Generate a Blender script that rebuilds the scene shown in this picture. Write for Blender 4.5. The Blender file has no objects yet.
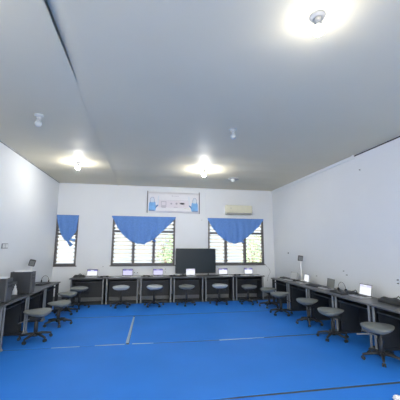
import bpy, bmesh, math, random
from mathutils import Vector, Matrix, Euler
random.seed(7)
PI = math.pi
sc = bpy.context.scene
COL = sc.collection

# ------------------------------------------------------------------ materials
def mat(name, col, rough=.6, metal=0., spec=.5, vary=.0, scale=8., bump=0., bscale=60., coords='Object'):
    m = bpy.data.materials.new(name); m.use_nodes = True
    nt = m.node_tree; b = nt.nodes['Principled BSDF']
    b.inputs['Base Color'].default_value = (*col, 1)
    b.inputs['Roughness'].default_value = rough
    b.inputs['Metallic'].default_value = metal
    b.inputs['Specular IOR Level'].default_value = spec
    tc = nt.nodes.new('ShaderNodeTexCoord')
    if vary:
        n = nt.nodes.new('ShaderNodeTexNoise'); n.inputs['Scale'].default_value = scale
        n.inputs['Detail'].default_value = 4
        nt.links.new(tc.outputs[coords], n.inputs['Vector'])
        r = nt.nodes.new('ShaderNodeMapRange')
        r.inputs['From Min'].default_value = .3; r.inputs['From Max'].default_value = .7
        r.inputs['To Min'].default_value = 1 - vary; r.inputs['To Max'].default_value = 1 + vary
        nt.links.new(n.outputs['Fac'], r.inputs['Value'])
        mx = nt.nodes.new('ShaderNodeVectorMath'); mx.operation = 'SCALE'
        mx.inputs[0].default_value = col
        nt.links.new(r.outputs['Result'], mx.inputs['Scale'])
        nt.links.new(mx.outputs['Vector'], b.inputs['Base Color'])
    if bump:
        n2 = nt.nodes.new('ShaderNodeTexNoise'); n2.inputs['Scale'].default_value = bscale
        nt.links.new(tc.outputs[coords], n2.inputs['Vector'])
        bp = nt.nodes.new('ShaderNodeBump'); bp.inputs['Strength'].default_value = bump
        bp.inputs['Distance'].default_value = .01
        nt.links.new(n2.outputs['Fac'], bp.inputs['Height'])
        nt.links.new(bp.outputs['Normal'], b.inputs['Normal'])
    return m
def emit(name, col, s):
    m = bpy.data.materials.new(name); m.use_nodes = True
    nt = m.node_tree; nt.nodes.clear()
    o = nt.nodes.new('ShaderNodeOutputMaterial'); e = nt.nodes.new('ShaderNodeEmission')
    e.inputs['Color'].default_value = (*col, 1); e.inputs['Strength'].default_value = s
    nt.links.new(e.outputs[0], o.inputs[0]); return m

M = {}
M['wall'] = mat('painted_plaster', (.775, .81, .845), .7, vary=.012, scale=1.3, bump=.05, bscale=40)
M['ceil'] = mat('grey_ceiling_sheet', (.725, .672, .515), .6, spec=.3, vary=.02, scale=.8)
M['gap'] = mat('dark_gap', (.03, .032, .035), .9)
M['tile'] = mat('dark_floor_tile', (.055, .058, .063), .5, vary=.1, scale=3)
M['blue'] = mat('blue_vinyl', (.030, .220, .77), .48, spec=.15, vary=.05, scale=1.2, bump=.04, bscale=90)
M['tape'] = mat('pale_tape', (.38, .49, .62), .5, vary=.1, scale=20)
M['frame'] = mat('dark_brown_grey_paint', (.115, .11, .115), .5, vary=.08, scale=10)
M['glass'] = None
M['cloth'] = mat('blue_curtain_cloth', (.14, .29, .66), .85, spec=.2, vary=.08, scale=30, bump=.1, bscale=150)
M['desk'] = mat('charcoal_board', (.026, .032, .040), .5, vary=.06, scale=12)
M['top'] = mat('charcoal_desktop', (.062, .068, .076), .36, vary=.08, scale=10)
M['edge'] = mat('grey_desk_edge', (.11, .118, .128), .4)
M['leg'] = mat('grey_steel_paint', (.25, .272, .29), .45, spec=.4, vary=.04)
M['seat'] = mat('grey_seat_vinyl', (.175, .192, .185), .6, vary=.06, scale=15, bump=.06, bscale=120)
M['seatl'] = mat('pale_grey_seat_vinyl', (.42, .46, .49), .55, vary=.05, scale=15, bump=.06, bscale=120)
M['black'] = mat('black_plastic', (.025, .028, .032), .45, vary=.1, scale=30)
M['dark'] = mat('dark_grey_plastic', (.036, .041, .048), .5, vary=.06, scale=12)
M['dark2'] = mat('mid_grey_plastic', (.20, .215, .23), .45, vary=.06, scale=12)
M['tbez'] = mat('dark_grey_bezel', (.085, .092, .10), .5)
M['white'] = mat('white_plastic', (.80, .82, .83), .4, vary=.02)
M['paper'] = mat('white_paper', (.82, .85, .88), .8, vary=.03, scale=20)
M['silver'] = mat('silver_plastic', (.50, .52, .55), .35, metal=.2, vary=.03)
M['chrome'] = mat('bright_metal', (.62, .64, .66), .25, metal=.8)
M['cream'] = mat('cream_plastic', (.74, .73, .58), .4, vary=.02)
M['creamd'] = mat('grey_louvre_and_shade', (.36, .36, .33), .5)
M['tv'] = mat('black_glass_screen', (.030, .042, .052), .3, spec=.15)
M['banner'] = mat('pale_banner_vinyl', (.77, .78, .83), .5, vary=.02, scale=4)
M['bannerp'] = mat('pale_pink_print', (.73, .70, .77), .5)
M['print'] = mat('grey_print', (.42, .42, .50), .6)
M['printg'] = mat('yellow_green_print', (.55, .57, .38), .6)
M['hand'] = mat('pale_hand_print', (.66, .74, .84), .6)
M['handb'] = mat('sky_blue_print', (.20, .46, .82), .6, vary=.1, scale=8)
M['handd'] = mat('deep_blue_print', (.10, .20, .46), .6)
M['leaf'] = mat('leaf_green', (.23, .35, .22), .6, vary=.3, scale=3)
M['bark'] = mat('bark', (.12, .09, .06), .9)
M['yard'] = mat('yard_concrete', (.78, .72, .62), .9, vary=.1, scale=2)
M['unlit'] = mat('unlit_bulb_glass', (.56, .60, .61), .3, vary=.02)
M['holder'] = mat('grey_lamp_holder', (.36, .37, .38), .5, vary=.15, scale=25)
M['holderw'] = mat('white_lamp_holder', (.50, .53, .55), .5)
M['bulb'] = emit('lit_bulb', (1., .97, .91), 280.)
M['bulbs'] = emit('fill_bulb_strong', (1., .97, .91), 520.)
M['bulbn'] = emit('lit_bulb_soft', (1., .97, .91), 55.)
M['bulbl'] = emit('lit_bulb_left', (1., .97, .91), 165.)
M['screen'] = emit('lit_screen', (.90, .94, 1.), .36)
M['screenh'] = emit('lit_screen_header', (.26, .24, .66), .30)
M['screenp'] = emit('lit_screen_lavender', (.74, .73, .97), .33)
M['off2'] = mat('pale_blank_screen', (.50, .53, .55), .4)
M['off'] = mat('dim_screen', (.19, .205, .205), .4)
# louvre glass: clear / milky mix
m = bpy.data.materials.new('louvre_glass'); m.use_nodes = True; nt = m.node_tree; nt.nodes.clear()
o = nt.nodes.new('ShaderNodeOutputMaterial'); mx = nt.nodes.new('ShaderNodeMixShader')
tr = nt.nodes.new('ShaderNodeBsdfTransparent'); tr.inputs[0].default_value = (.86, .92, .92, 1)
pb = nt.nodes.new('ShaderNodeBsdfPrincipled'); pb.inputs['Base Color'].default_value = (.24, .265, .27, 1); pb.inputs['Roughness'].default_value = .15
ns = nt.nodes.new('ShaderNodeTexNoise'); ns.inputs['Scale'].default_value = 9.
mr = nt.nodes.new('ShaderNodeMapRange'); mr.inputs['To Min'].default_value = .86; mr.inputs['To Max'].default_value = .97
nt.links.new(ns.outputs['Fac'], mr.inputs['Value']); nt.links.new(mr.outputs['Result'], mx.inputs[0])
nt.links.new(tr.outputs[0], mx.inputs[1]); nt.links.new(pb.outputs[0], mx.inputs[2]); nt.links.new(mx.outputs[0], o.inputs[0])
M['glass'] = m

# ------------------------------------------------------------------ mesh builder
class MB:
    def __init__(s): s.bm = bmesh.new(); s.mi = 0
    def _fin(s, geom, T, mi):
        vs = [g for g in geom if isinstance(g, bmesh.types.BMVert)]
        if T is not None: bmesh.ops.transform(s.bm, matrix=T, verts=vs)
        fs = set(f for v in vs for f in v.link_faces)
        for f in fs: f.material_index = mi
        return vs
    def box(s, lo, hi, bev=0., T=None, mi=0):
        lo = Vector(lo); hi = Vector(hi)
        b = bmesh.new(); bmesh.ops.create_cube(b, size=1)
        d = hi - lo; c = (hi + lo) / 2
        for v in b.verts: v.co = Vector((v.co.x*d.x, v.co.y*d.y, v.co.z*d.z)) + c
        if bev: bmesh.ops.bevel(b, geom=b.edges[:], offset=bev, segments=2, profile=.5, affect='EDGES')
        s.merge(b, T, mi); return s
    def merge(s, b, T=None, mi=0, smooth=False):
        if T is not None: bmesh.ops.transform(b, matrix=T, verts=b.verts[:])
        mp = {}
        for v in b.verts: mp[v] = s.bm.verts.new(v.co)
        for f in b.faces:
            try:
                nf = s.bm.faces.new([mp[v] for v in f.verts]); nf.material_index = mi; nf.smooth = smooth or f.smooth
            except ValueError: pass
        b.free(); return s
    def lathe(s, prof, n=20, T=None, mi=0, smooth=True):
        b = bmesh.new(); rings = []
        for r, z in prof:
            if r < 1e-6: rings.append([b.verts.new((0, 0, z))])
            else: rings.append([b.verts.new((r*math.cos(2*PI*k/n), r*math.sin(2*PI*k/n), z)) for k in range(n)])
        for A, B in zip(rings, rings[1:]):
            for k in range(n):
                a0, a1 = A[k % len(A)], A[(k+1) % len(A)]; b0, b1 = B[k % len(B)], B[(k+1) % len(B)]
                q = []
                for v in (a0, a1, b1, b0):
                    if v not in q: q.append(v)
                if len(q) > 2: f = b.faces.new(q); f.smooth = smooth
        for R, flip in ((rings[0], True), (rings[-1], False)):
            if len(R) > 2: b.faces.new(R[::-1] if flip else R)
        s.merge(b, T, mi); return s
    def cyl(s, p0, p1, r0, r1=None, n=12, mi=0):
        r1 = r0 if r1 is None else r1
        p0 = Vector(p0); p1 = Vector(p1); d = p1 - p0
        T = Matrix.Translation(p0) @ d.to_track_quat('Z', 'Y').to_matrix().to_4x4()
        return s.lathe([(r0, 0), (r1, d.length)], n, T, mi)
    def tube(s, pts, r, n=8, mi=0):
        b = bmesh.new(); pts = [Vector(p) for p in pts]; rings = []
        for i, p in enumerate(pts):
            t = (pts[min(i+1, len(pts)-1)] - pts[max(i-1, 0)]).normalized()
            q = t.to_track_quat('Z', 'Y').to_matrix()
            rr = r[i] if isinstance(r, (list, tuple)) else r
            rings.append([b.verts.new(p + q @ Vector((rr*math.cos(2*PI*k/n), rr*math.sin(2*PI*k/n), 0))) for k in range(n)])
        for A, B in zip(rings, rings[1:]):
            # align ring B to ring A to avoid twisting
            k0 = min(range(n), key=lambda k: (B[k].co - A[0].co).length)
            B[:] = B[k0:] + B[:k0]
            for k in range(n):
                f = b.faces.new([A[k], A[(k+1) % n], B[(k+1) % n], B[k]]); f.smooth = True
        b.faces.new(rings[0][::-1]); b.faces.new(rings[-1])
        s.merge(b, None, mi); return s
    def prism(s, poly, axis, a, b_, mi=0):
        """polygon of 2D points extruded between a and b along axis ('x','y','z')"""
        f3 = {'x': lambda p, t: (t, p[0], p[1]), 'y': lambda p, t: (p[0], t, p[1]), 'z': lambda p, t: (p[0], p[1], t)}[axis]
        b = bmesh.new()
        A = [b.verts.new(f3(p, a)) for p in poly]; B = [b.verts.new(f3(p, b_)) for p in poly]
        n = len(poly)
        b.faces.new(A); b.faces.new(B[::-1])
        for k in range(n): b.faces.new([A[k], B[k], B[(k+1) % n], A[(k+1) % n]])
        bmesh.ops.recalc_face_normals(b, faces=b.faces[:])
        s.merge(b, None, mi); return s
    def build(s, name, mats, parent=None, loc=(0, 0, 0), rot=(0, 0, 0)):
        bmesh.ops.recalc_face_normals(s.bm, faces=s.bm.faces[:])
        me = bpy.data.meshes.new(name); s.bm.to_mesh(me); s.bm.free()
        for q in (mats if isinstance(mats, (list, tuple)) else [mats]): me.materials.append(q)
        o = bpy.data.objects.new(name, me); COL.objects.link(o)
        o.location = loc; o.rotation_euler = rot
        if parent: o.parent = parent
        return o

def tag(o, label, cat, group=None):
    o['label'] = label; o['category'] = cat
    if group: o['group'] = group
    return o
def thing(name, label, cat, loc=(0, 0, 0), rz=0, group=None):
    o = bpy.data.objects.new(name, None); COL.objects.link(o); o.empty_display_size = .1
    o.location = loc; o.rotation_euler = (0, 0, rz)
    return tag(o, label, cat, group)
def struct(o): o['kind'] = 'structure'; return o
def copy_tree(o, parent=None):
    c = o.copy(); COL.objects.link(c)
    if parent: c.parent = parent
    for ch in list(o.children): copy_tree(ch, c)
    return c
def relabel(o, label, loc, rz, group=None):
    o.location = loc; o.rotation_euler = (0, 0, rz); o['label'] = label
    if group: o['group'] = group
    return o

# ------------------------------------------------------------------ dimensions
XL, XR, YB, YF, C = -2.877, 4.415, 9.77, -2.6, 3.70
TH = .16

# ------------------------------------------------------------------ room shell
struct(MB().box((XL-.3, YF-.3, -.12), (XR+.3, YB+TH, -.006)).build('floor', M['tile']))
struct(MB().box((XL-TH, YF-TH, -.006), (XL, YB+TH, C+.12)).build('wall_left', M['wall']))
struct(MB().box((XR, YF-TH, -.006), (XR+TH, YB+TH, C+.12)).build('wall_right', M['wall']))
FW = [(-2.75, -1.0), (-.8, .95), (1.15, 2.9)]       # unseen openings added behind the camera to let in fill daylight
fwm = MB().box((XL, YF-TH, -.006), (XR, YF, .8)).box((XL, YF-TH, 3.1), (XR, YF, C+.12))
fx = [XL] + [v for w in FW for v in w] + [XR]
for i in range(0, len(fx), 2): fwm.box((fx[i], YF-TH, .8), (fx[i+1], YF, 3.1))
struct(fwm.build('wall_front', M['wall']))
W = [(-2.868, -2.215, 2.06, []), (-1.155, .885, 2.165, [-.47, .19]), (2.02, 4.03, 2.14, [2.65, 3.335])]
Z0, Z1 = 1.075, 2.66
wb = MB()
wb.box((XL, YB, -.006), (XR, YB+TH, Z0)); wb.box((XL, YB, Z1), (XR, YB+TH, C+.12))
xs = [XL] + [v for w in W for v in (w[0], w[1])] + [XR]
for i in range(0, len(xs), 2):
    if xs[i+1] - xs[i] > .001: wb.box((xs[i], YB, Z0), (xs[i+1], YB+TH, Z1))
struct(wb.build('wall_back', M['wall']))
# ceiling: two stretched sheets meeting at a seam
def seam_x(y): 
    pts = [(-3, -.90), (2.3, -.91), (3.4, -.928), (4.1, -.955), (5.5, -.972), (8., -1.012), (10, -1.05)]
    for (a, p), (b, q) in zip(pts, pts[1:]):
        if y <= b: return p + (q-p)*(y-a)/(b-a)
    return pts[-1][1]
def ceil_z(x, y):
    g = max(0, min(1, (y-5.)/1.5))
    z = C + g*(.005*math.sin(y*9 + .8*math.sin(x*1.3)) + .003*math.sin(y*17+x*1.1+1)) + .004*math.sin(x*1.1+y*.7)
    for lx, ly in ((-1.735, 7.18), (1.395, 7.28), (1.39, 2.02)):
        d = math.hypot(x-lx, y-ly); z += .006*math.exp(-d*d/.5)*math.cos(math.atan2(y-ly, x-lx)*7)*min(1, d*3)
    return z
def sheet(mb, right):
    b = bmesh.new(); NX, NY = (44, 110); grid = []
    for j in range(NY+1):
        y = YF - .02 + (YB + .04 - YF)*j/NY; sx = seam_x(y); row = []
        for i in range(NX+1):
            t = i/NX; t = t**1.6
            if right: x0_ = sx + (.003 if y < 3.5 else -.003); x = x0_ + t*(XR+.02-x0_)
            else: x = sx + .004 - t*(sx-XL+.02)
            z = ceil_z(x, y); d = abs(x-sx)
            if right:   # loose edge of the sheet lifts above the other one
                k = max(0, 1-((y-2.2)/1.25)**2) if y < 3.45 else 0
                if y < 2.2: k = 1
                z += .05*k*max(0, 1-d/.16)**1.2 + (.006*max(0, 1-d/.05) if y < 3.5 else -.016*max(0, 1-d/.09)*min(1, (y-3.5)*2))
            row.append(b.verts.new((x, y, z)))
        grid.append(row)
    for j in range(NY):
        for i in range(NX):
            f = b.faces.new([grid[j][i], grid[j][i+1], grid[j+1][i+1], grid[j+1][i]]); f.smooth = True
    mb.merge(b)
cm = MB(); sheet(cm, False); sheet(cm, True)
cm.box((XL-.02, YF-.02, C+.13), (XR+.02, YB+.02, C+.16))
co = struct(cm.build('ceiling', M['ceil']))
# thin dark joint on top of the walls, white cornice strip at the back of the right wall
struct(MB().box((XR-.014, YF, C-.034), (XR, 5.44, C-.012)).build('trim_1', M['gap']))
struct(MB().box((XR-.035, 5.44, C-.075), (XR, YB, C-.004), .006).box((XR-.05, 5.43, C-.09), (XR, 5.47, C-.0), .004).build('trim_2', M['wall']))
struct(MB().box((XL, YF, C-.020), (XL+.010, YB, C-.006)).build('trim_3', M['dark2']))
struct(MB().box((1.92, YB-.018, Z1+.01), (1.945, YB, C-.005), .003).build('trim_4', M['wall']))
struct(MB().box((XL, YB-.02, C-.03), (XR, YB, C-.005), .003).build('trim_5', M['wall']))

struct(MB().box((XL, YB-.012, 0), (XR, YB, .16), .002).build('shade_strip_back', M['dark2']))  # grey strip standing in for shade at the wall foot under the desks

# windows
def window(n, x0, x1, zt, mull):
    r = bpy.data.objects.new('window_%d' % n, None); COL.objects.link(r); struct(r)
    r.location = ((x0+x1)/2, YB, Z0); cx = r.location.x
    ox = lambda x: x - cx
    f = MB(); y0, y1 = -.012, .10; t = .055
    H = Z1 - Z0
    f.box((ox(x0), y0, 0), (ox(x1), y1, t*1.2), .004); f.box((ox(x0), y0, H-t), (ox(x1), y1, H), .004)
    f.box((ox(x0), y0, t*1.2), (ox(x0)+t, y1, H-t), .004); f.box((ox(x1)-t, y0, t*1.2), (ox(x1), y1, H-t), .004)
    f.box((ox(x0)+t, y0, zt-Z0-.035), (ox(x1)-t, y1, zt-Z0+.035), .004)
    for q in mull: f.box((ox(q)-.038, y0, t*1.2), (ox(q)+.038, y1, H-t), .004)
    f.build('window_frame', M['frame'], r)
    MB().box((ox(x0)-.0 if n == 1 else ox(x0)-.03, -.03, -.03), (ox(x1)+.03, .0, .0), .004).build('window_sill', M['frame'], r)
    edges = [x0+t] + [v for q in mull for v in (q-.038, q+.038)] + [x1-t]
    for i in range(0, len(edges), 2):
        a, b = ox(edges[i]), ox(edges[i+1])
        for lo, hi in ((t*1.2, zt-Z0-.035), (zt-Z0+.035, H-t)):
            nsl = max(3, round((hi-lo)/.128)); p = (hi-lo)/nsl
            g = MB(); c = MB(); ar = MB()
            for k in range(nsl):
                z = lo + (k+.5)*p
                T = Matrix.Translation((0, .05, z)) @ Matrix.Rotation(-.30, 4, 'X')
                g.box((a+.012, -.055, -.003), (b-.012, .055, .003), 0, T)
                for e0, e1 in ((a, a+.026), (b-.026, b)):
                    c.box((e0, -.055, -.016), (e1, .055, .016), .003, T)
            g.build('louvre_glass', M['glass'], r); c.build('louvre_clips', M['frame'], r)
for n, w in enumerate(W): window(n+1, *w)

# outside: yard and shrubs
struct(MB().box((-25, -40, -.35), (25, 45, -.3)).build('ground_outside', M['yard']))
M['backdrop'] = mat('outside_backdrop_grey', (.145, .18, .225), .9, vary=.06, scale=.7)
struct(MB().box((-14, 16.5, -.3), (18, 16.8, 6.5)).build('backdrop_outside', M['backdrop']))  # added backdrop, hides the bright sky so the louvre slats stay visible
def shrub(x, y, h, w, label):
    r = thing('garden_shrub', label, 'shrub', (x, y, -.3), 0, 'shrubs behind the windows')
    s = MB()
    for k in range(5):
        a = k*1.3; s.tube([(0, 0, 0), (.15*w*math.cos(a), .15*w*math.sin(a), h*.4), (.35*w*math.cos(a), .35*w*math.sin(a), h*.8)], [.04, .03, .012], 6)
    s.build('stem', M['bark'], r)
    b = bmesh.new()
    for k in range(380):
        th = random.uniform(0, 2*PI); u = random.uniform(-1, 1); q = random.random()**.4
        p = Vector((w*.5*q*math.sqrt(1-u*u)*math.cos(th), w*.5*q*math.sqrt(1-u*u)*math.sin(th), h*.58 + h*.42*u*q))
        E = Euler((random.uniform(-1, 1), random.uniform(-1, 1), random.uniform(0, 6.3))).to_matrix(); L = random.uniform(.08, .15)
        vs = [b.verts.new(p + E @ Vector(c)) for c in ((-L, 0, 0), (0, -L*.4, .015), (L, 0, 0), (0, L*.4, .015))]
        b.faces.new(vs)
    fo = MB(); fo.merge(b); fo.build('foliage', M['leaf'], r)
shrub(1.0, 13.4, 2.6, 1.3, 'leafy green shrub outside the middle window, behind its right-hand louvres')
shrub(5.15, 13.6, 2.7, 1.5, 'leafy green shrub outside the right window, behind its right-hand louvres')

# ------------------------------------------------------------------ blue vinyl mats
def mat_poly(name, poly, label):
    return tag(MB().prism(poly, 'z', -.006, 0.0).build(name, M['blue']), label, 'floor mat', 'blue floor mats')
mat_poly('floor_mat', [(XL+.03, YF+.02), (XR-.03, YF+.02), (XR-.03, 3.475), (2.3, 3.468), (1.1, 3.463), (.55, 3.474), (XL+.03, 3.478)], 'blue vinyl floor mat nearest the camera, in front of the frontmost seam')
mat_poly('floor_mat', [(XL+.03, 3.480), (.55, 3.480), (1.1, 3.510), (2.3, 3.522), (XR-.03, 3.535), (XR-.03, 5.52), (3.3, 5.510), (2.25, 5.48), (.9, 5.475), (-.3, 5.52), (-1.7, 5.53), (XL+.03, 5.52)], 'wide blue vinyl floor mat between the front seam and the middle seam')
mat_poly('floor_mat', [(XL+.03, 5.575), (-1.7, 5.560), (-.327, 5.545), (-.292, 7.590), (-1.6, 7.60), (XL+.03, 7.61)], 'shorter blue vinyl mat left of the pale strip, under the left stools')
mat_poly('floor_mat', [(-.275, 5.545), (.9, 5.53), (2.25, 5.53), (2.5, 5.555), (3.3, 5.572), (XR-.03, 5.580), (XR-.03, 7.63), (2.2, 7.60), (-.262, 7.588)], 'blue vinyl mat right of the pale strip, under the right stools')
mat_poly('floor_mat', [(XL+.03, 7.66), (-1.6, 7.660), (0, 7.655), (2.2, 7.670), (XR-.03, 7.69), (XR-.03, 9.12), (XL+.03, 9.14)], 'farthest blue vinyl floor mat, running along the back desk row')
def tape(poly, label, g='pale strips in the mat seams'):
    tag(MB().prism(poly, 'z', -.0015, .0015).build('floor_tape', M['tape']), label, 'tape', g)
tape([(1.35, 5.462), (2.22, 5.495), (2.23, 5.515), (1.35, 5.505)], 'long thin white strip lying in the middle floor seam, right of centre')
tape([(-.85, 5.535), (-.35, 5.515), (-.35, 5.555), (-.85, 5.555)], 'short pale strip in the middle seam, just left of the crossing')
tape([(-.22, 5.525), (.15, 5.505), (.15, 5.53), (-.22, 5.56)], 'short pale strip in the middle seam, just right of the crossing')
tape([(-1.55, 5.525), (-1.1, 5.525), (-1.1, 5.55), (-1.55, 5.55)], 'faint pale strip in the floor seam beside the nearest left stool')
tape([(-.338, 5.60), (-.285, 5.60), (-.262, 7.50), (-.295, 7.50)], 'pale strip running away from the camera along the crossing seam')
# crumpled paper
b = bmesh.new(); bmesh.ops.create_icosphere(b, subdivisions=3, radius=.06)
for v in b.verts:
    v.co *= 1 + random.uniform(-.22, .18); v.co.z *= .55
for v in b.verts: v.co.z = max(v.co.z, -.025)
tag(MB().merge(b).build('crumpled_paper', M['paper'], None, (2.83, 3.10, .025)), 'crumpled white paper on the blue floor at the bottom right corner', 'paper')

# ------------------------------------------------------------------ desks
DW, DD, DZ = 1.0, .60, .75
def make_desk(ends=(True, True)):
    r = thing('computer_desk', '', 'desk', group='dark computer desks')
    h = DW/2 - .003
    MB().box((-h, 0, DZ-.028), (h, DD, DZ), .004).build('desktop', M['top'], r)
    MB().box((-h, -.004, DZ-.027), (h, .0, DZ-.003), .001).build('edge_strip', M['edge'], r)
    for s, e in ((-1, ends[0]), (1, ends[1])):
        x = s*(h-.05)
        MB().box((x-.010, .14, .05), (x+.010, DD-.02, DZ-.028), .002).box((x-.02, .075, 0), (x+.02, DD-.04, .05), .006).build('side_panel', M['desk'], r)
        L = MB()
        if e:
            L.box((x-.019, .035, .03), (x+.019, .060, DZ-.028), .006)
            L.box((x-.024, .02, 0), (x+.024, .075, .035), .006)
            L.build('leg', M['leg'], r)
        else:
            L.box((x-.012, .02, 0), (x+.012, DD-.02, .05), .004).box((x-.012, .02, .05), (x+.012, .10, DZ-.028), .003)
            L.build('leg', M['desk'], r)
    MB().box((-h+.055, DD-.06, .12), (h-.055, DD-.035, DZ-.028), .002).build('modesty_panel', M['desk'], r)
    MB().box((-h+.10, .07, .625), (h-.10, DD-.12, .64), .003).box((-h+.10, .062, .62), (h-.10, .07, .645), .002)\
        .box((-h+.09, .2, .62), (-h+.10, .4, DZ-.028)).box((h-.10, .2, .62), (h-.09, .4, DZ-.028)).build('keyboard_tray', M['desk'], r)
    return r
proto = make_desk()
B0, BY = -2.2217, 9.148
bl = ['dark desk at the left end of the back row, with the bag on it', 'dark desk, second from left along the back wall',
      'dark desk, third from left along the back wall, under the middle window', 'dark back wall desk in front of the left half of the television',
      'dark desk, second from right along the back wall, right of the television', 'dark desk at the right end of the back row, under the right window']
for i in range(6):
    d = proto if i == 0 else copy_tree(proto)
    relabel(d, bl[i], (B0+.5+i*1.0006, BY, 0), 0)
rl = ['dark desk at the far end of the right row', 'dark desk second from the far end of the right row', 'dark desk in the middle of the right row, with the dim screen on it',
      'dark desk second nearest in the right row, with the bright laptop', 'nearest dark desk of the right row, cut by the picture edge']
RX, RE = 3.727, 8.551
for i in range(5):
    d = make_desk((False, True)) if i == 0 else copy_tree(proto)
    relabel(d, rl[i], (RX, RE-.5-i, 0), -PI/2)
ll = ['dark desk at the far end of the left row, with the headphones', 'dark desk of the left row behind the larger computer tower',
      'dark left desk carrying the larger computer tower', 'nearest dark desk of the left row, cut by the picture edge']
LX, LE = -2.262, 8.44
for i in range(4):
    d = make_desk((True, False)) if i == 0 else copy_tree(proto)
    relabel(d, ll[i], (LX, LE-.5-i*1.0, 0), PI/2)

# ------------------------------------------------------------------ stools
def seat_bm(a=.265, bb=.235, zt=.0):
    b = bmesh.new(); n = 40; rings = []
    lv = [(-.0, -1.)] 
    NP = 14
    for j in range(NP+1):
        ph = -PI/2 + PI*j/NP; row = []
        rad = max(0, math.cos(ph))**.45; sn = math.sin(ph); sv = math.copysign(abs(sn)**1.1, sn)
        for k in range(n):
            t = 2*PI*k/n; ct, st = math.cos(t), math.sin(t)
            x = a*rad*math.copysign(abs(ct)**.8, ct); y = bb*rad*math.copysign(abs(st)**.8, st)
            fr = .5+.5*max(-1, min(1, y/bb)); x *= 1 - .62*fr**1.7
            T = .026 + .074*(.5 - .5*max(-1, min(1, (y/bb))))**.8     # thick front, thin rear
            up = .036 - .014*fr; dn = T
            z = sv*(up if sv > 0 else dn)
            row.append(b.verts.new((x, y, z + zt)))
        rings.append(row)
    for A, B in zip(rings, rings[1:]):
        for k in range(n):
            f = b.faces.new([A[k], A[(k+1) % n], B[(k+1) % n], B[k]]); f.smooth = True
    for R, fl in ((rings[0], 1), (rings[-1], 0)): b.faces.new(R[::-1] if fl else R)
    bmesh.ops.remove_doubles(b, verts=b.verts[:], dist=1e-5)
    return b
def make_stool(seatmat, zs, lever=None, ba=0.):
    r = thing('swivel_stool', '', 'stool', group='grey swivel stools at the desks')
    MB().merge(seat_bm()).build('seat', seatmat, r, (0, 0, zs+.045))
    MB().box((-.10, -.09, zs-.075), (.10, .09, zs-.035), .008).build('seat_plate', M['black'], r)
    MB().lathe([(.022, .20), (.022, zs-.06)], 14).lathe([(.034, .085), (.034, .30), (.028, .305)], 16).build('gas_column', M['black'], r)
    st = MB()
    st.lathe([(.0, .06), (.045, .065), (.05, .10), (.042, .13), (.0, .13)], 16)
    for k in range(5):
        a = ba + 2*PI*k/5; c, s = math.cos(a), math.sin(a)
        st.tube([(.02*c, .02*s, .105), (.12*c, .12*s, .105), (.20*c, .20*s, .09), (.275*c, .275*s, .075)], [.026, .024, .021, .017], 8)
    st.build('star_base', M['black'], r)
    for k in range(5):
        a = ba + 2*PI*k/5; c, s = math.cos(a), math.sin(a)
        w = MB(); 
        for d in (-.016, .016):
            ax = Vector((-s, c, 0)); p = Vector((.272*c, .272*s, .026))
            w.cyl(p + ax*(d-.010), p + ax*(d+.010), .026, n=14)
        w.cyl((.272*c, .272*s, .03), (.272*c, .272*s, .085), .009, n=8)
        w.box((-.018, -.008, .026), (.018, .008, .055), .003, Matrix.Translation((.272*c, .272*s, 0)) @ Matrix.Rotation(a, 4, 'Z'))
        w.build('caster', M['black'], r)
    la, lm, l1, zd = lever or (.4, M['black'], .24, .05)
    c, s = math.cos(la), math.sin(la)
    MB().tube([(.05*c, .05*s, zs-.065), (l1*.6*c, l1*.6*s, zs-.07-zd*.5), (l1*c, l1*s, zs-.075-zd)], [.007, .007, .011], 8).build('lever', lm, r)
    return r
S = [  # x, y, rz, seat z, pale?, lever, base angle, label
 (-1.985, 6.05, PI/2, .452, 0, (PI/2-.15, M['leg'], .33, .10), .3, 'grey swivel stool nearest the camera in the left row'),
 (-1.88, 7.05, PI/2+.1, .412, 0, None, .9, 'grey swivel stool second from the camera in the left row, set low'),
 (-2.00, 8.12, PI/2-.1, .445, 0, None, .2, 'grey swivel stool at the far end of the left row'),
 (-1.83, 8.78, .05, .495, 0, None, 1.1, 'grey swivel stool at the left end of the back row, in front of the bag'),
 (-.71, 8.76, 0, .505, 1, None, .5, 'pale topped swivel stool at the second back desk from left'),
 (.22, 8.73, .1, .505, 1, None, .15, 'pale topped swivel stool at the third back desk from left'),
 (1.16, 8.74, -.1, .495, 0, None, .8, 'grey swivel stool at the back desk before the television'),
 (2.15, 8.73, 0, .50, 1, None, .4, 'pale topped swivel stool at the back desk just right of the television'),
 (3.03, 8.66, .1, .465, 0, None, 1.0, 'grey swivel stool at the right end of the back row'),
 (3.47, 8.12, -PI/2, .44, 0, None, .6, 'grey swivel stool farthest away in the right row'),
 (3.40, 7.22, -PI/2+.15, .462, 0, None, .1, 'grey swivel stool second from the far end of the right row'),
 (3.60, 6.25, -PI/2, .462, 0, None, .75, 'grey swivel stool in the middle of the right row'),
 (3.50, 5.24, -PI/2-.05, .46, 0, None, .32, 'grey swivel stool second nearest the camera in the right row'),
 (3.57, 4.15, -PI/2+.05, .45, 0, (-PI/2-.5, M['leg'], .33, .02), .55, 'grey swivel stool nearest the camera in the right row'),
]
cache = {}
for (x, y, rz, zs, pale, lev, ba, lab) in S:
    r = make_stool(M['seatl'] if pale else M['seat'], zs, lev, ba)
    relabel(r, lab, (x, y, 0), rz)

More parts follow.
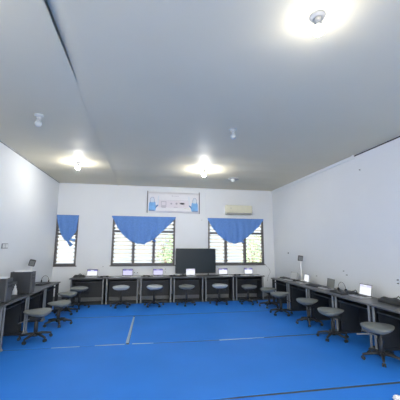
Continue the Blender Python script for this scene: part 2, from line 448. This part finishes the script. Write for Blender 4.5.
# ------------------------------------------------------------------ laptops
def laptop(x, y, rz, label, disp=('screen', 'screenh'), bezel='dark', base='silver', tilt=.16, group='open laptops on the desks', w=.32, h=.205, z=DZ):
    r = thing('laptop', label, 'laptop', (x, y, z), rz, group)
    MB().box((-w/2, -.21, 0), (w/2, .012, .018), .004).build('base', M[base], r)
    k = MB().box((-w/2+.02, -.115, .018), (w/2-.02, -.015, .0195))
    for i in range(4):
        for j in range(11):
            a = -w/2+.023 + j*(w-.046)/11; k.box((a, -.112+i*.024, .0195), (a+(w-.046)/11-.004, -.092+i*.024, .0215))
    k.build('keyboard', M['black'], r)
    MB().box((-.045, -.195, .018), (.045, -.125, .019)).build('touchpad', M['dark2'], r)
    T = Matrix.Translation((0, .006, .018)) @ Matrix.Rotation(-tilt, 4, 'X')
    lid = MB().box((-w/2, 0, 0), (w/2, .009, h), .003, T).build('lid', M[bezel], r)
    sc_ = MB(); e = .012
    sc_.box((-w/2+e, -.0015, .016), (w/2-e, .0, h-e), 0, T, 0)
    if disp[1]:
        sc_.box((-w/2+e, -.0022, h-e-.042), (w/2-e, -.0014, h-e), 0, T, 1)
        sc_.box((-.05, -.0026, h-e-.030), (.035, -.0016, h-e-.008), 0, T, 0)
    sc_.build('display', [M[disp[0]], M[disp[1] or disp[0]]], lid)
    return r
laptop(-1.665, 9.56, 0, 'open laptop with white screen on the leftmost back desk', ('screen', 'screenh'))
laptop(-.605, 9.56, 0, 'open laptop with lavender screen on the second back desk from left', ('screenp', 'screenh'))
laptop(.345, 9.55, 0, 'open laptop with lavender screen in the middle of the back row, left of the television', ('screenp', 'screenh'))
laptop(1.385, 9.46, 0, 'open laptop with white screen standing in front of the television', ('screen', 'screenp'), bezel='silver', w=.30)
laptop(2.485, 9.52, 0, 'open laptop with white screen, just right of the television', ('screen', 'screenh'), w=.31)
laptop(3.365, 9.52, 0, 'open laptop with white screen on the rightmost back desk', ('screen', 'screenh'), w=.30)
laptop(4.13, 7.93, -PI/2+.15, 'open laptop with pale dim screen on the farthest right-hand desk', ('off2', None), bezel='dark2', tilt=.25)
laptop(4.16, 7.28, -PI/2-.15, 'open laptop with white screen beside the thin white pole on the right', ('screen', None))
laptop(4.16, 6.25, -PI/2-.1, 'open grey laptop with a blank dim screen on the middle right desk', ('off', None), bezel='dark2')
laptop(4.17, 5.16, -PI/2, 'open laptop with bright white screen nearest the camera on the right row', ('screen', 'screenp'), w=.33, h=.22)

# ------------------------------------------------------------------ headphones
def headphones(x, y, rz, label, standing=True, R=.085, z=DZ):
    r = thing('headphones', label, 'headphones', (x, y, z), rz, 'headphones on the desks')
    if standing:
        pts = [(R*math.cos(t), 0, .045 + (R*1.5)*math.sin(t)) for t in [PI*k/16 for k in range(17)]]
        MB().tube(pts, .0042, 8).build('headband', M['black'], r)
        for s in (-1, 1):
            MB().lathe([(.0, 0), (.030, .002), (.036, .010), (.034, .026), (.0, .03)], 16, Matrix.Translation((s*R-.015*s, 0, .036)) @ Matrix.Rotation(s*PI/2, 4, 'Y')).build('ear_cup', M['black'], r)
    else:
        pts = [(R*math.cos(t), R*1.5*math.sin(t), .02) for t in [PI*k/16 for k in range(17)]]
        MB().tube(pts, .009, 8).build('headband', M['black'], r)
        for s in (-1, 1):
            MB().lathe([(.0, 0), (.038, .002), (.042, .014), (.038, .036), (.0, .042)], 16, Matrix.Translation((s*R, 0, 0))).build('ear_cup', M['black'], r)
    return r
headphones(-2.60, 8.30, .2, 'black headphones standing upright on the far left desk', True)
headphones(4.16, 5.82, PI/2+.2, 'black headphones with thin arched band on the middle right desk', True, .10)
headphones(-1.28, 9.42, .3, 'black headphones lying beside the white sheet on the back row, left end', False)
headphones(-.02, 9.42, -.5, 'black headphones lying on the desk under the middle window', False)
headphones(.80, 9.40, .8, 'black headphones lying just left of the television', False)
headphones(2.93, 9.40, .2, 'black headphones lying between the two rightmost back laptops', False)

# ------------------------------------------------------------------ keyboards, bags, papers
def keyboard(x, y, rz, label):
    r = thing('keyboard', label, 'keyboard', (x, y, DZ), rz, 'black keyboards on the desks')
    MB().prism([(-.075, 0), (.075, 0), (.075, .028), (-.075, .014)], 'x', -.22, .22).build('body', M['black'], r)
    k = MB(); T = Matrix.Translation((0, 0, .021)) @ Matrix.Rotation(.093, 4, 'X')
    for i in range(5):
        for j in range(15): k.box((-.21+j*.028, -.064+i*.026, 0), (-.186+j*.028, -.042+i*.026, .009), .0, T)
    k.build('keys', M['dark'], r); return r
keyboard(4.08, 8.32, -PI/2, 'black keyboard at the far end of the right row')
keyboard(4.0, 6.66, -PI/2+.1, 'black keyboard on the right row between the pole and the dim laptop')
keyboard(3.95, 5.64, -PI/2-.1, 'black keyboard beside the arched headphones on the right')
keyboard(-2.41, 5.98, PI/2, 'dark keyboard lying before the larger computer tower on the left')
headphones(4.05, 7.62, -PI/2, 'black headphones lying at the foot of the white pole on the right', False)
keyboard(-2.52, 7.93, PI/2-.15, 'black keyboard in front of the upright headphones on the left')
def bag(x, y, rz, L, Wd, H, label):
    r = thing('laptop_bag', label, 'bag', (x, y, DZ), rz, 'soft black bags')
    b = bmesh.new(); bmesh.ops.create_cube(b, size=1)
    bmesh.ops.subdivide_edges(b, edges=b.edges[:], cuts=7, use_grid_fill=True)
    for v in b.verts:
        p = v.co*2; k = (1 - .22*(p.x**2)*(p.y**2)); q = max(abs(p.x), abs(p.y))
        zz = (p.z*.5+.5)*H*(1-.55*q**4) * (1+.18*math.sin(p.x*7+p.y*3))
        v.co = Vector((p.x*L/2*k, p.y*Wd/2*k, zz if p.z > -1 else 0))
        
    for f in b.faces: f.smooth = True
    MB().merge(b).build('body', M['black'], r)
    MB().tube([(-.05, Wd*.42, H*.3), (-.045, Wd*.5, H*.9), (0, Wd*.52, H*1.35), (.045, Wd*.5, H*.9), (.05, Wd*.42, H*.3)], .008, 8).build('handle', M['black'], r)
    return r
bag(-2.03, 9.50, 0, .33, .24, .07, 'soft black bag at the left end of the back row')
bag(4.17, 4.50, -PI/2, .55, .24, .085, 'soft black bag on the nearest right desk, beside the bright laptop')
bag(4.18, 5.545, -PI/2, .26, .18, .05, 'small soft black bag between the arched headphones and bright laptop')
def papers(x, y, rz, label, w=.21, l=.297, n=3, z=DZ, g='white sheets lying on the back desks'):
    p = MB()
    for k in range(n): p.box((-w/2, -l/2, k*.0012), (w/2, l/2, k*.0012+.001), 0, Matrix.Rotation(random.uniform(-.08, .08), 4, 'Z'))
    tag(p.build('paper_sheets', M['paper'], None, (x, y, z), (0, 0, rz)), label, 'paper', g)
papers(-.92, 9.36, .9, 'white sheets beside the lavender laptop on the second back desk')
papers(-.33, 9.33, 1.4, 'white sheets under the middle window, at the second back desk\'s right end')
papers(2.56, 9.25, 1.5, 'white sheets in front of the laptop just right of the television')
papers(3.16, 9.33, 1.3, 'white sheets left of the rightmost back laptop')
papers(3.60, 9.33, 1.6, 'white sheets at the right end of the back row')

# ------------------------------------------------------------------ towers at left
def tower(x0, x1, y0, y1, h, label):
    cx, cy = (x0+x1)/2, (y0+y1)/2; w, d = (x1-x0)/2, (y1-y0)/2
    r = thing('computer_tower', label, 'computer', (cx, cy, DZ), 0, 'dark computer towers on the left desks')
    MB().box((-w, -d, .012), (w-.03, d, h), .006).build('case', M['dark'], r)
    MB().box((w-.03, -d, .012), (w, d, h), .008).build('front_bezel', M['tbez'], r)
    for k in range(2): MB().box((w, -d+.02, h-.09-k*.06), (w+.004, d-.02, h-.05-k*.06), .001).build('drive_bay', M['black'], r)
    for sx in (-1, 1):
        for sy in (-1, 1): MB().box((sx*(w-.06)-.02, sy*(d-.03)-.012, 0), (sx*(w-.06)+.02, sy*(d-.03)+.012, .012)).build('foot', M['black'], r)
    v = MB()
    for k in range(6): v.box((-w+.05, -d-.002, .08+k*.03), (-w+.14, -d+.001, .09+k*.03))
    v.build('vent', M['dark2'], r)
    return r
tower(-2.665, -2.262, 6.43, 6.62, .43, 'larger dark computer tower on the left desk, papers lying on top')
tower(-2.74, -2.315, 5.52, 5.72, .395, 'dark computer tower on the nearest left desk, at the picture edge')
papers(-2.45, 6.52, 0, 'white sheets on top of the larger computer tower', .30, .17, 12, DZ+.43, 'white sheets on the computer towers')
papers(-2.44, 5.62, .1, 'white sheets on top of the computer tower at the left picture edge', .16, .16, 14, DZ+.395, 'white sheets on the computer towers')
bt = thing('spray_bottle', 'small white bottle standing between the two computer towers', 'bottle', (-2.50, 6.30, DZ))
MB().lathe([(.0, 0), (.042, .0), (.044, .01), (.040, .08), (.022, .135), (.016, .15), (.0, .15)], 20).build('body', M['white'], bt)
MB().lathe([(.017, .148), (.017, .175), (.008, .18), (.006, .205), (.0, .206)], 14).build('cap', M['paper'], bt)
# camera heads on thin poles
def pole(x, y, hz, tilt, rz, label):
    r = thing('document_camera', label, 'camera', (x, y, DZ), rz, 'dark heads on white poles')
    MB().lathe([(.0, 0), (.075, 0), (.075, .012), (.03, .022), (.0, .022)], 24).build('base', M['white'], r)
    MB().lathe([(.017, .02), (.013, hz)], 12).build('pole', M['white'], r)
    T = Matrix.Translation((0, 0, hz+.04)) @ Matrix.Rotation(tilt, 4, 'Y') @ Matrix.Rotation(.15, 4, 'X')
    hd = MB().box((-.065, -.035, -.075), (.065, .035, .075), .012, T).build('head', M['dark'], r)
    MB().box((-.052, -.039, -.058), (.052, -.034, .058), .003, T).build('face_plate', M['dark2'], hd)
    return r
pole(4.285, 7.74, .58, .12, -.3, 'small dark square head on thin white pole, on the right-hand desks')
pole(-2.70, 7.60, .50, .22, .2, 'small dark tilted head on thin white pole, behind the larger computer tower')

# ------------------------------------------------------------------ television
tv = thing('television', 'large black flat television standing on the back desks between the windows', 'television', (1.576, 9.62, DZ))
MB().box((-.671, -.02, .055), (.671, .035, .865), .006).box((-.35, .03, .15), (.35, .06, .6), .01).build('housing', M['dark'], tv)
MB().box((-.655, -.0225, .085), (.655, -.019, .85)).build('screen', M['tv'], tv)
for s in (-1, 1):
    MB().box((s*.42-.02, -.09, 0), (s*.42+.02, .10, .012), .003).box((s*.42-.015, -.012, .01), (s*.42+.015, .02, .075), .003).build('foot', M['black'], tv)

# ------------------------------------------------------------------ air conditioner
ac = thing('air_conditioner', 'cream wall mounted air conditioner above the right window', 'air conditioner', (3.09, YB+.004, 2.79))
MB().prism([(0, .0), (0, .315), (-.17, .315), (-.205, .29), (-.21, .07), (-.15, .0)], 'x', -.46, .46).build('body', M['cream'], ac)
MB().box((-.455, -.216, .09), (.455, -.205, .285), .004).build('front_panel', M['cream'], ac)
MB().box((-.43, -.20, .012), (.43, -.168, .05), .003, Matrix.Translation((0, 0, .0))).box((-.44, -.14, -.006), (.44, -.03, .004)).build('louvre', M['creamd'], ac)
MB().box((-.33, -.2185, .20), (-.27, -.215, .215)).build('badge', M['creamd'], ac)
MB().prism([(0, .0), (0, .315), (-.15, .315), (-.19, .28), (-.19, .07), (-.13, .0)], 'x', .46, .475).build('shaded_end', M['creamd'], ac)  # grey colour stands in for shade on the unit's right side

# ------------------------------------------------------------------ banner
bz0, bz1 = 2.80, 3.515
bn = thing('hanging_banner', 'pale printed banner with blue gloved hands, high on the back wall', 'banner', (.82, YB, 2.79))
w2 = .885
b = bmesh.new(); N = 40; g = []
for j in range(9):
    g.append([b.verts.new((-w2 + 2*w2*i/N, -.012 + .004*math.sin(i*.9), .015 + .70*j/8)) for i in range(N+1)])
for j in range(8):
    for i in range(N): f = b.faces.new([g[j][i], g[j][i+1], g[j+1][i+1], g[j+1][i]]); f.smooth = True
bc = MB().merge(b).build('cloth', M['banner'], bn)
md = bc.modifiers.new('t', 'SOLIDIFY'); md.thickness = .002
for s in (-1, 1):
    MB().box((s*w2-.013, -.03, .0), (s*w2+.013, .0, .745), .004).build('rod', M['frame'], bn)
P = MB()
P.box((-.55, -.0185, .19), (.52, -.0178, .43))
P.build('printed_panel', M['bannerp'], bn)
P = MB()
yy0, yy1 = -.0205, -.0187
for (x0, z0, x1, z1) in ((-.07, .585, -.03, .605), (-.015, .588, .17, .598), (-.43, .27, -.415, .40), (-.27, .27, -.255, .40), (-.43, .255, -.255, .27), (-.43, .385, -.255, .40), (-.41, .185, -.27, .205), (-.43, .215, -.255, .235),
                         (-.12, .32, -.05, .34), (-.10, .30, -.07, .36), (.06, .31, .13, .35), (.08, .30, .11, .37), (.0, .20, .13, .215), (-.54, .06, .5, .066), (-.56, .44, .53, .445)):
    P.box((x0, yy0, z0), (x1, yy1, z1))
P.lathe([(.085, 0), (.085, .0016), (.075, .0016), (.075, 0)], 24, Matrix.Translation((.29, -.0188, .335)) @ Matrix.Rotation(PI/2, 4, 'X') @ Matrix.Diagonal((1, .38, 1, 1)))
P.build('printed_marks', M['print'], bn)
MB().box((.36, yy0, .165), (.44, yy1, .178)).box((.45, yy0, .155), (.56, yy1, .168)).build('printed_mark', M['printg'], bn)
for s in (-1, 1):
    c = s*.72
    pl = lambda pts: [(c - s*p[0]*-1 if False else c + (-s)*p[0], p[1]) for p in pts]
    Hn = MB()
    Hn.prism(pl([(-.12, .07), (.10, .07), (.13, .17), (.10, .36), (.05, .40), (-.06, .40), (-.11, .33)]), 'y', -.0195, -.0185)
    Hn.build('glove_print', M['handb'], bn)
    Hn = MB()
    Hn.prism(pl([(-.06, .36), (.05, .36), (.055, .48), (.0, .52), (-.05, .49)]), 'y', -.0205, -.0190)
    Hn.prism(pl([(.17, .22), (.20, .24), (.22, .58), (.19, .60), (.17, .45)]), 'y', -.0205, -.0190)
    Hn.build('hand_print', M['hand'], bn)
    Hn = MB()
    Hn.prism(pl([(.10, .16), (.19, .24), (.20, .29), (.12, .25)]), 'y', -.0208, -.0195)
    Hn.prism(pl([(-.12, .07), (.08, .07), (.06, .10), (-.11, .10)]), 'y', -.0208, -.0195)
    Hn.tube([(c - s*(-.07), -.02, .34), (c - s*(-.075), -.02, .47), (c - s*(-.03), -.02, .53), (c - s*.03, -.02, .53), (c - s*.065, -.02, .46), (c-s*.06, -.02, .36)], .006, 6)
    Hn.build('outline_print', M['handd'], bn)

# ------------------------------------------------------------------ curtains
def interp(pts, u):
    for (a, p), (b_, q) in zip(pts, pts[1:]):
        if u <= b_:
            t = (u-a)/(b_-a); return p + (q-p)*t
    return pts[-1][1]
def curtain(x0, x1, zt, hem, gx, label, folds=9, tail=None):
    cx = (x0+x1)/2
    r = thing('window_curtain', label, 'curtain', (cx, YB-.03, zt), 0, 'blue window curtains')
    N, K = 90, 26; b = bmesh.new(); g = []
    for j in range(K+1):
        v = j/K; row = []
        for i in range(N+1):
            u = i/N; x = x0 + u*(x1-x0); hz = interp(hem, x)
            z = zt + (hz-zt)*v
            gather = (v**1.5)
            xx = x
            amp = (.008 + .020*v) * min(1, (zt-hz)/.25)
            sag = .016*math.sin(PI*v)*min(1, (zt-hz)/.4)
            fo = math.sin(u*folds*2*PI + 1.5*math.sin(v*3+u*5)) + .5*math.sin(u*folds*4.3+v*4)
            row.append(b.verts.new((xx-cx, -.020 - amp*(1+.66*fo)*.9 - sag, z-zt + .006*math.sin(u*60)*v)))
        g.append(row)
    for j in range(K):
        for i in range(N): f = b.faces.new([g[j][i], g[j][i+1], g[j+1][i+1], g[j+1][i]]); f.smooth = True
    bmesh.ops.remove_doubles(b, verts=b.verts[:], dist=1e-4)
    c = MB().merge(b).build('cloth', M['cloth'], r)
    md = c.modifiers.new('t', 'SOLIDIFY'); md.thickness = .004
    MB().cyl((x0-cx, -.012, -.012), (x1-cx, -.012, -.012), .008, n=8).build('rod', M['frame'], r)
    if tail:
        t = MB()
        for (px, pz, qx, qz, wd) in tail:
            n = 10; bb = bmesh.new(); L = []; R_ = []
            for k in range(n+1):
                s = k/n; x = px+(qx-px)*s; z = pz+(qz-pz)*s; ww = wd*(.35+.65*s)
                d = Vector((qx-px, qz-pz)).normalized(); nx, nz = -d.y, d.x
                L.append(bb.verts.new((x-cx+nx*ww, -.055+.015*math.sin(s*5), z-zt+nz*ww))); R_.append(bb.verts.new((x-cx-nx*ww, -.045-.015*math.sin(s*4+1), z-zt-nz*ww)))
            for k in range(n): f = bb.faces.new([L[k], L[k+1], R_[k+1], R_[k]]); f.smooth = True
            t.merge(bb)
        to = t.build('tied_end', M['cloth'], r); md = to.modifiers.new('t', 'SOLIDIFY'); md.thickness = .006
    return r
curtain(-2.862, -2.20, 2.655, [(-2.862, 2.61), (-2.833, 2.50), (-2.771, 2.27), (-2.713, 2.08), (-2.638, 1.95), (-2.567, 1.85), (-2.477, 1.81), (-2.436, 1.84), (-2.354, 1.97), (-2.269, 2.10), (-2.231, 2.197), (-2.215, 2.436), (-2.20, 2.61)], -2.44,
        'narrow blue curtain knotted over the small left window', 4, [(-2.50, 1.87, -2.36, 1.69, .06), (-2.45, 1.90, -2.27, 1.85, .05)])
curtain(-1.185, .90, 2.66, [(-1.185, 2.62), (-1.116, 2.521), (-.977, 2.264), (-.843, 2.085), (-.712, 1.957), (-.516, 1.817), (-.323, 1.760), (-.163, 1.750), (-.004, 1.81), (.188, 1.919), (.508, 2.219), (.836, 2.55), (.90, 2.62)], -.15,
        'blue swag curtain over the middle window, left of the banner', 9, [(.10, 1.92, .24, 1.84, .035), (-.25, 1.80, -.10, 1.755, .03)])
curtain(1.995, 4.02, 2.655, [(1.995, 2.60), (2.155, 2.327), (2.34, 2.102), (2.524, 1.942), (2.741, 1.824), (2.928, 1.783), (3.15, 1.827), (3.311, 1.949), (3.539, 2.103), (3.804, 2.352), (3.974, 2.541), (4.02, 2.62)], 2.98,
        'blue swag curtain over the right window, below the air conditioner', 9, [(2.95, 1.85, 2.88, 1.79, .04), (3.14, 1.88, 3.27, 1.83, .035)])

# ------------------------------------------------------------------ lamps
def lamp(x, y, lit, label, bulb='bulb'):
    r = thing('ceiling_lamp', label, 'ceiling lamp', (x, y, C), 0, 'bare bulbs on the ceiling')
    H_ = 'holder' if lit else 'holderw'
    MB().lathe([(.0, .006), (.065, .006), (.065, -.012), (.05, -.022), (.032, -.03), (.0, -.03)], 24).build('ceiling_plate', M[H_], r)
    MB().lathe([(.0, -.028), (.034, -.028), (.036, -.05), (.028, -.07), (.0, -.07)], 20).build('bulb_holder', M[H_], r)
    MB().lathe([(.0, -.068), (.020, -.068), (.024, -.085), (.046, -.118), (.0, -.118)], 20).build('bulb_housing', M['holderw'], r)
    MB().lathe([(.0, -.1185), (.046, -.1185), (.050, -.140), (.040, -.168), (.02, -.184), (.0, -.187)], 20).build('bulb', M[bulb] if lit else M['unlit'], r)
lamp(1.39, 2.02, True, 'large lit bulb nearest the camera on the right side of ceiling', 'bulbn')
lamp(-1.735, 7.18, True, 'lit bulb near the back left corner of the ceiling', 'bulbl')
lamp(1.395, 7.28, True, 'lit bulb near the back wall, above the banner\'s right end')
lamp(-1.726, 4.58, False, 'unlit white bulb on the left part of the ceiling')
lamp(1.378, 4.54, False, 'unlit white bulb on the right part of the ceiling')
lamp(-1.74, 2.02, True, 'lit bulb on the left, above and outside the picture', 'bulbn')
lamp(1.39, -.6, True, 'unseen fill bulb added on the right, behind the camera', 'bulbs')  # added out of view, extra strong to brighten the right wall
lamp(-1.74, -.6, True, 'unseen fill bulb added on the left, behind the camera', 'bulbn')  # added out of view as soft fill
dl = thing('ceiling_downlight', 'small round white light with dark rim, near the back right ceiling corner', 'ceiling lamp', (2.463, 8.19, C))
MB().lathe([(.0, .006), (.17, .006), (.17, -.010), (.0, -.012)], 28).build('rim', M['holder'], dl)
MB().lathe([(.0, -.010), (.075, -.011), (.07, -.05), (.045, -.08), (.0, -.09)], 24).build('cover', M['unlit'], dl)

# ------------------------------------------------------------------ small wall pieces
def anchor(p, n, label, r=.014):
    n = Vector(n); o = thing('wall_plug', label, 'wall plug', p, 0, 'small dark plugs on the walls')
    MB().cyl((0, 0, 0), n*.012, r, r*.8, 10).build('plate', M['dark2'], o); MB().cyl(n*.011, n*.03, r*.55, r*.4, 8).build('pin', M['black'], o)
anchor((XR, 8.69, 1.49), (-1, 0, 0), 'small dark fitting on the right wall, left of the white pole', .026)
anchor((XR, 6.06, 1.157), (-1, 0, 0), 'upper of two dark plugs on the right wall left of the bright laptop', .012)
anchor((XR, 5.96, 1.078), (-1, 0, 0), 'lower of two dark plugs on the right wall left of the bright laptop', .012)
anchor((XR, 4.60, 1.125), (-1, 0, 0), 'upper of two dark plugs on the right wall right of the bright laptop')
anchor((XR, 4.60, 1.065), (-1, 0, 0), 'lower of two dark plugs on the right wall right of the bright laptop')
anchor((XR, 7.16, .935), (-1, 0, 0), 'small dark plug low on the right wall, between the white and dim laptops', .011)
anchor((-1.387, YB, 1.04), (0, -1, 0), 'small dark plug on the back wall between left and middle windows', .012)
anchor((-.40, YB, .84), (0, -1, 0), 'left of two dark plugs under the middle window', .016)
anchor((-.306, YB, .84), (0, -1, 0), 'right of two dark plugs under the middle window', .016)
anchor((.59, YB, .945), (0, -1, 0), 'upper of two dark plugs just left of the television', .013)
anchor((.59, YB, .85), (0, -1, 0), 'lower of two dark plugs just left of the television', .013)
anchor((1.80, YB, 2.58), (0, -1, 0), 'small dark plug on the back wall between banner and right curtain', .011)
anchor((XR, 5.3, 3.33), (-1, 0, 0), 'tiny dark plug high on the right wall', .013)
so = thing('wall_socket', 'white double socket on the left wall above the computer towers', 'wall socket', (XL, 6.55, 1.69))
MB().box((0, -.125, -.05), (.012, .125, .05), .004).build('plate', M['dark2'], so)
for s in (-1, 1): MB().box((.010, s*.058-.05, -.038), (.018, s*.058+.05, .038), .004).build('socket_face', M['white'], so)
tag(MB().tube([(4.04, YB-.008, 1.10), (4.10, YB-.010, 1.02), (4.22, YB-.012, .90), (4.24, YB-.012, .80), (4.16, YB-.010, .66), (4.12, YB-.008, .50)], .0055, 6).build('wall_cable', M['dark2']),
    'thin grey cable hanging on the wall below the right window\'s corner', 'cable')

# ------------------------------------------------------------------ camera
cam = bpy.data.cameras.new('camera'); co_ = bpy.data.objects.new('camera', cam); COL.objects.link(co_)
f, pitch, yaw, roll, Hc = 288.2267, .1558, .1756, .0046, 1.7218
cam.sensor_width = 36; cam.sensor_fit = 'HORIZONTAL'; cam.lens = 36*f/400
fw = Vector((math.sin(yaw)*math.cos(pitch), math.cos(yaw)*math.cos(pitch), math.sin(pitch)))
rt = Vector((math.cos(yaw), -math.sin(yaw), 0)); up = rt.cross(fw)
rt2 = rt*math.cos(roll) + up*math.sin(roll) * 1.0
up2 = rt2.cross(fw)
R = Matrix((rt2, up2, -fw)).transposed().to_4x4(); R.translation = (0, 0, Hc)
co_.matrix_world = R
cam.clip_start = .05
sc.camera = co_

# ------------------------------------------------------------------ light
w = bpy.data.worlds.new('world'); sc.world = w; w.use_nodes = True
bg = w.node_tree.nodes['Background']; bg.inputs[0].default_value = (1, .95, .86, 1); bg.inputs[1].default_value = 3.0
sc.view_settings.view_transform = 'Standard'; sc.view_settings.look = 'None'
sc.view_settings.gamma = 1; sc.view_settings.use_curve_mapping = False
sc.view_settings.exposure = 1.6
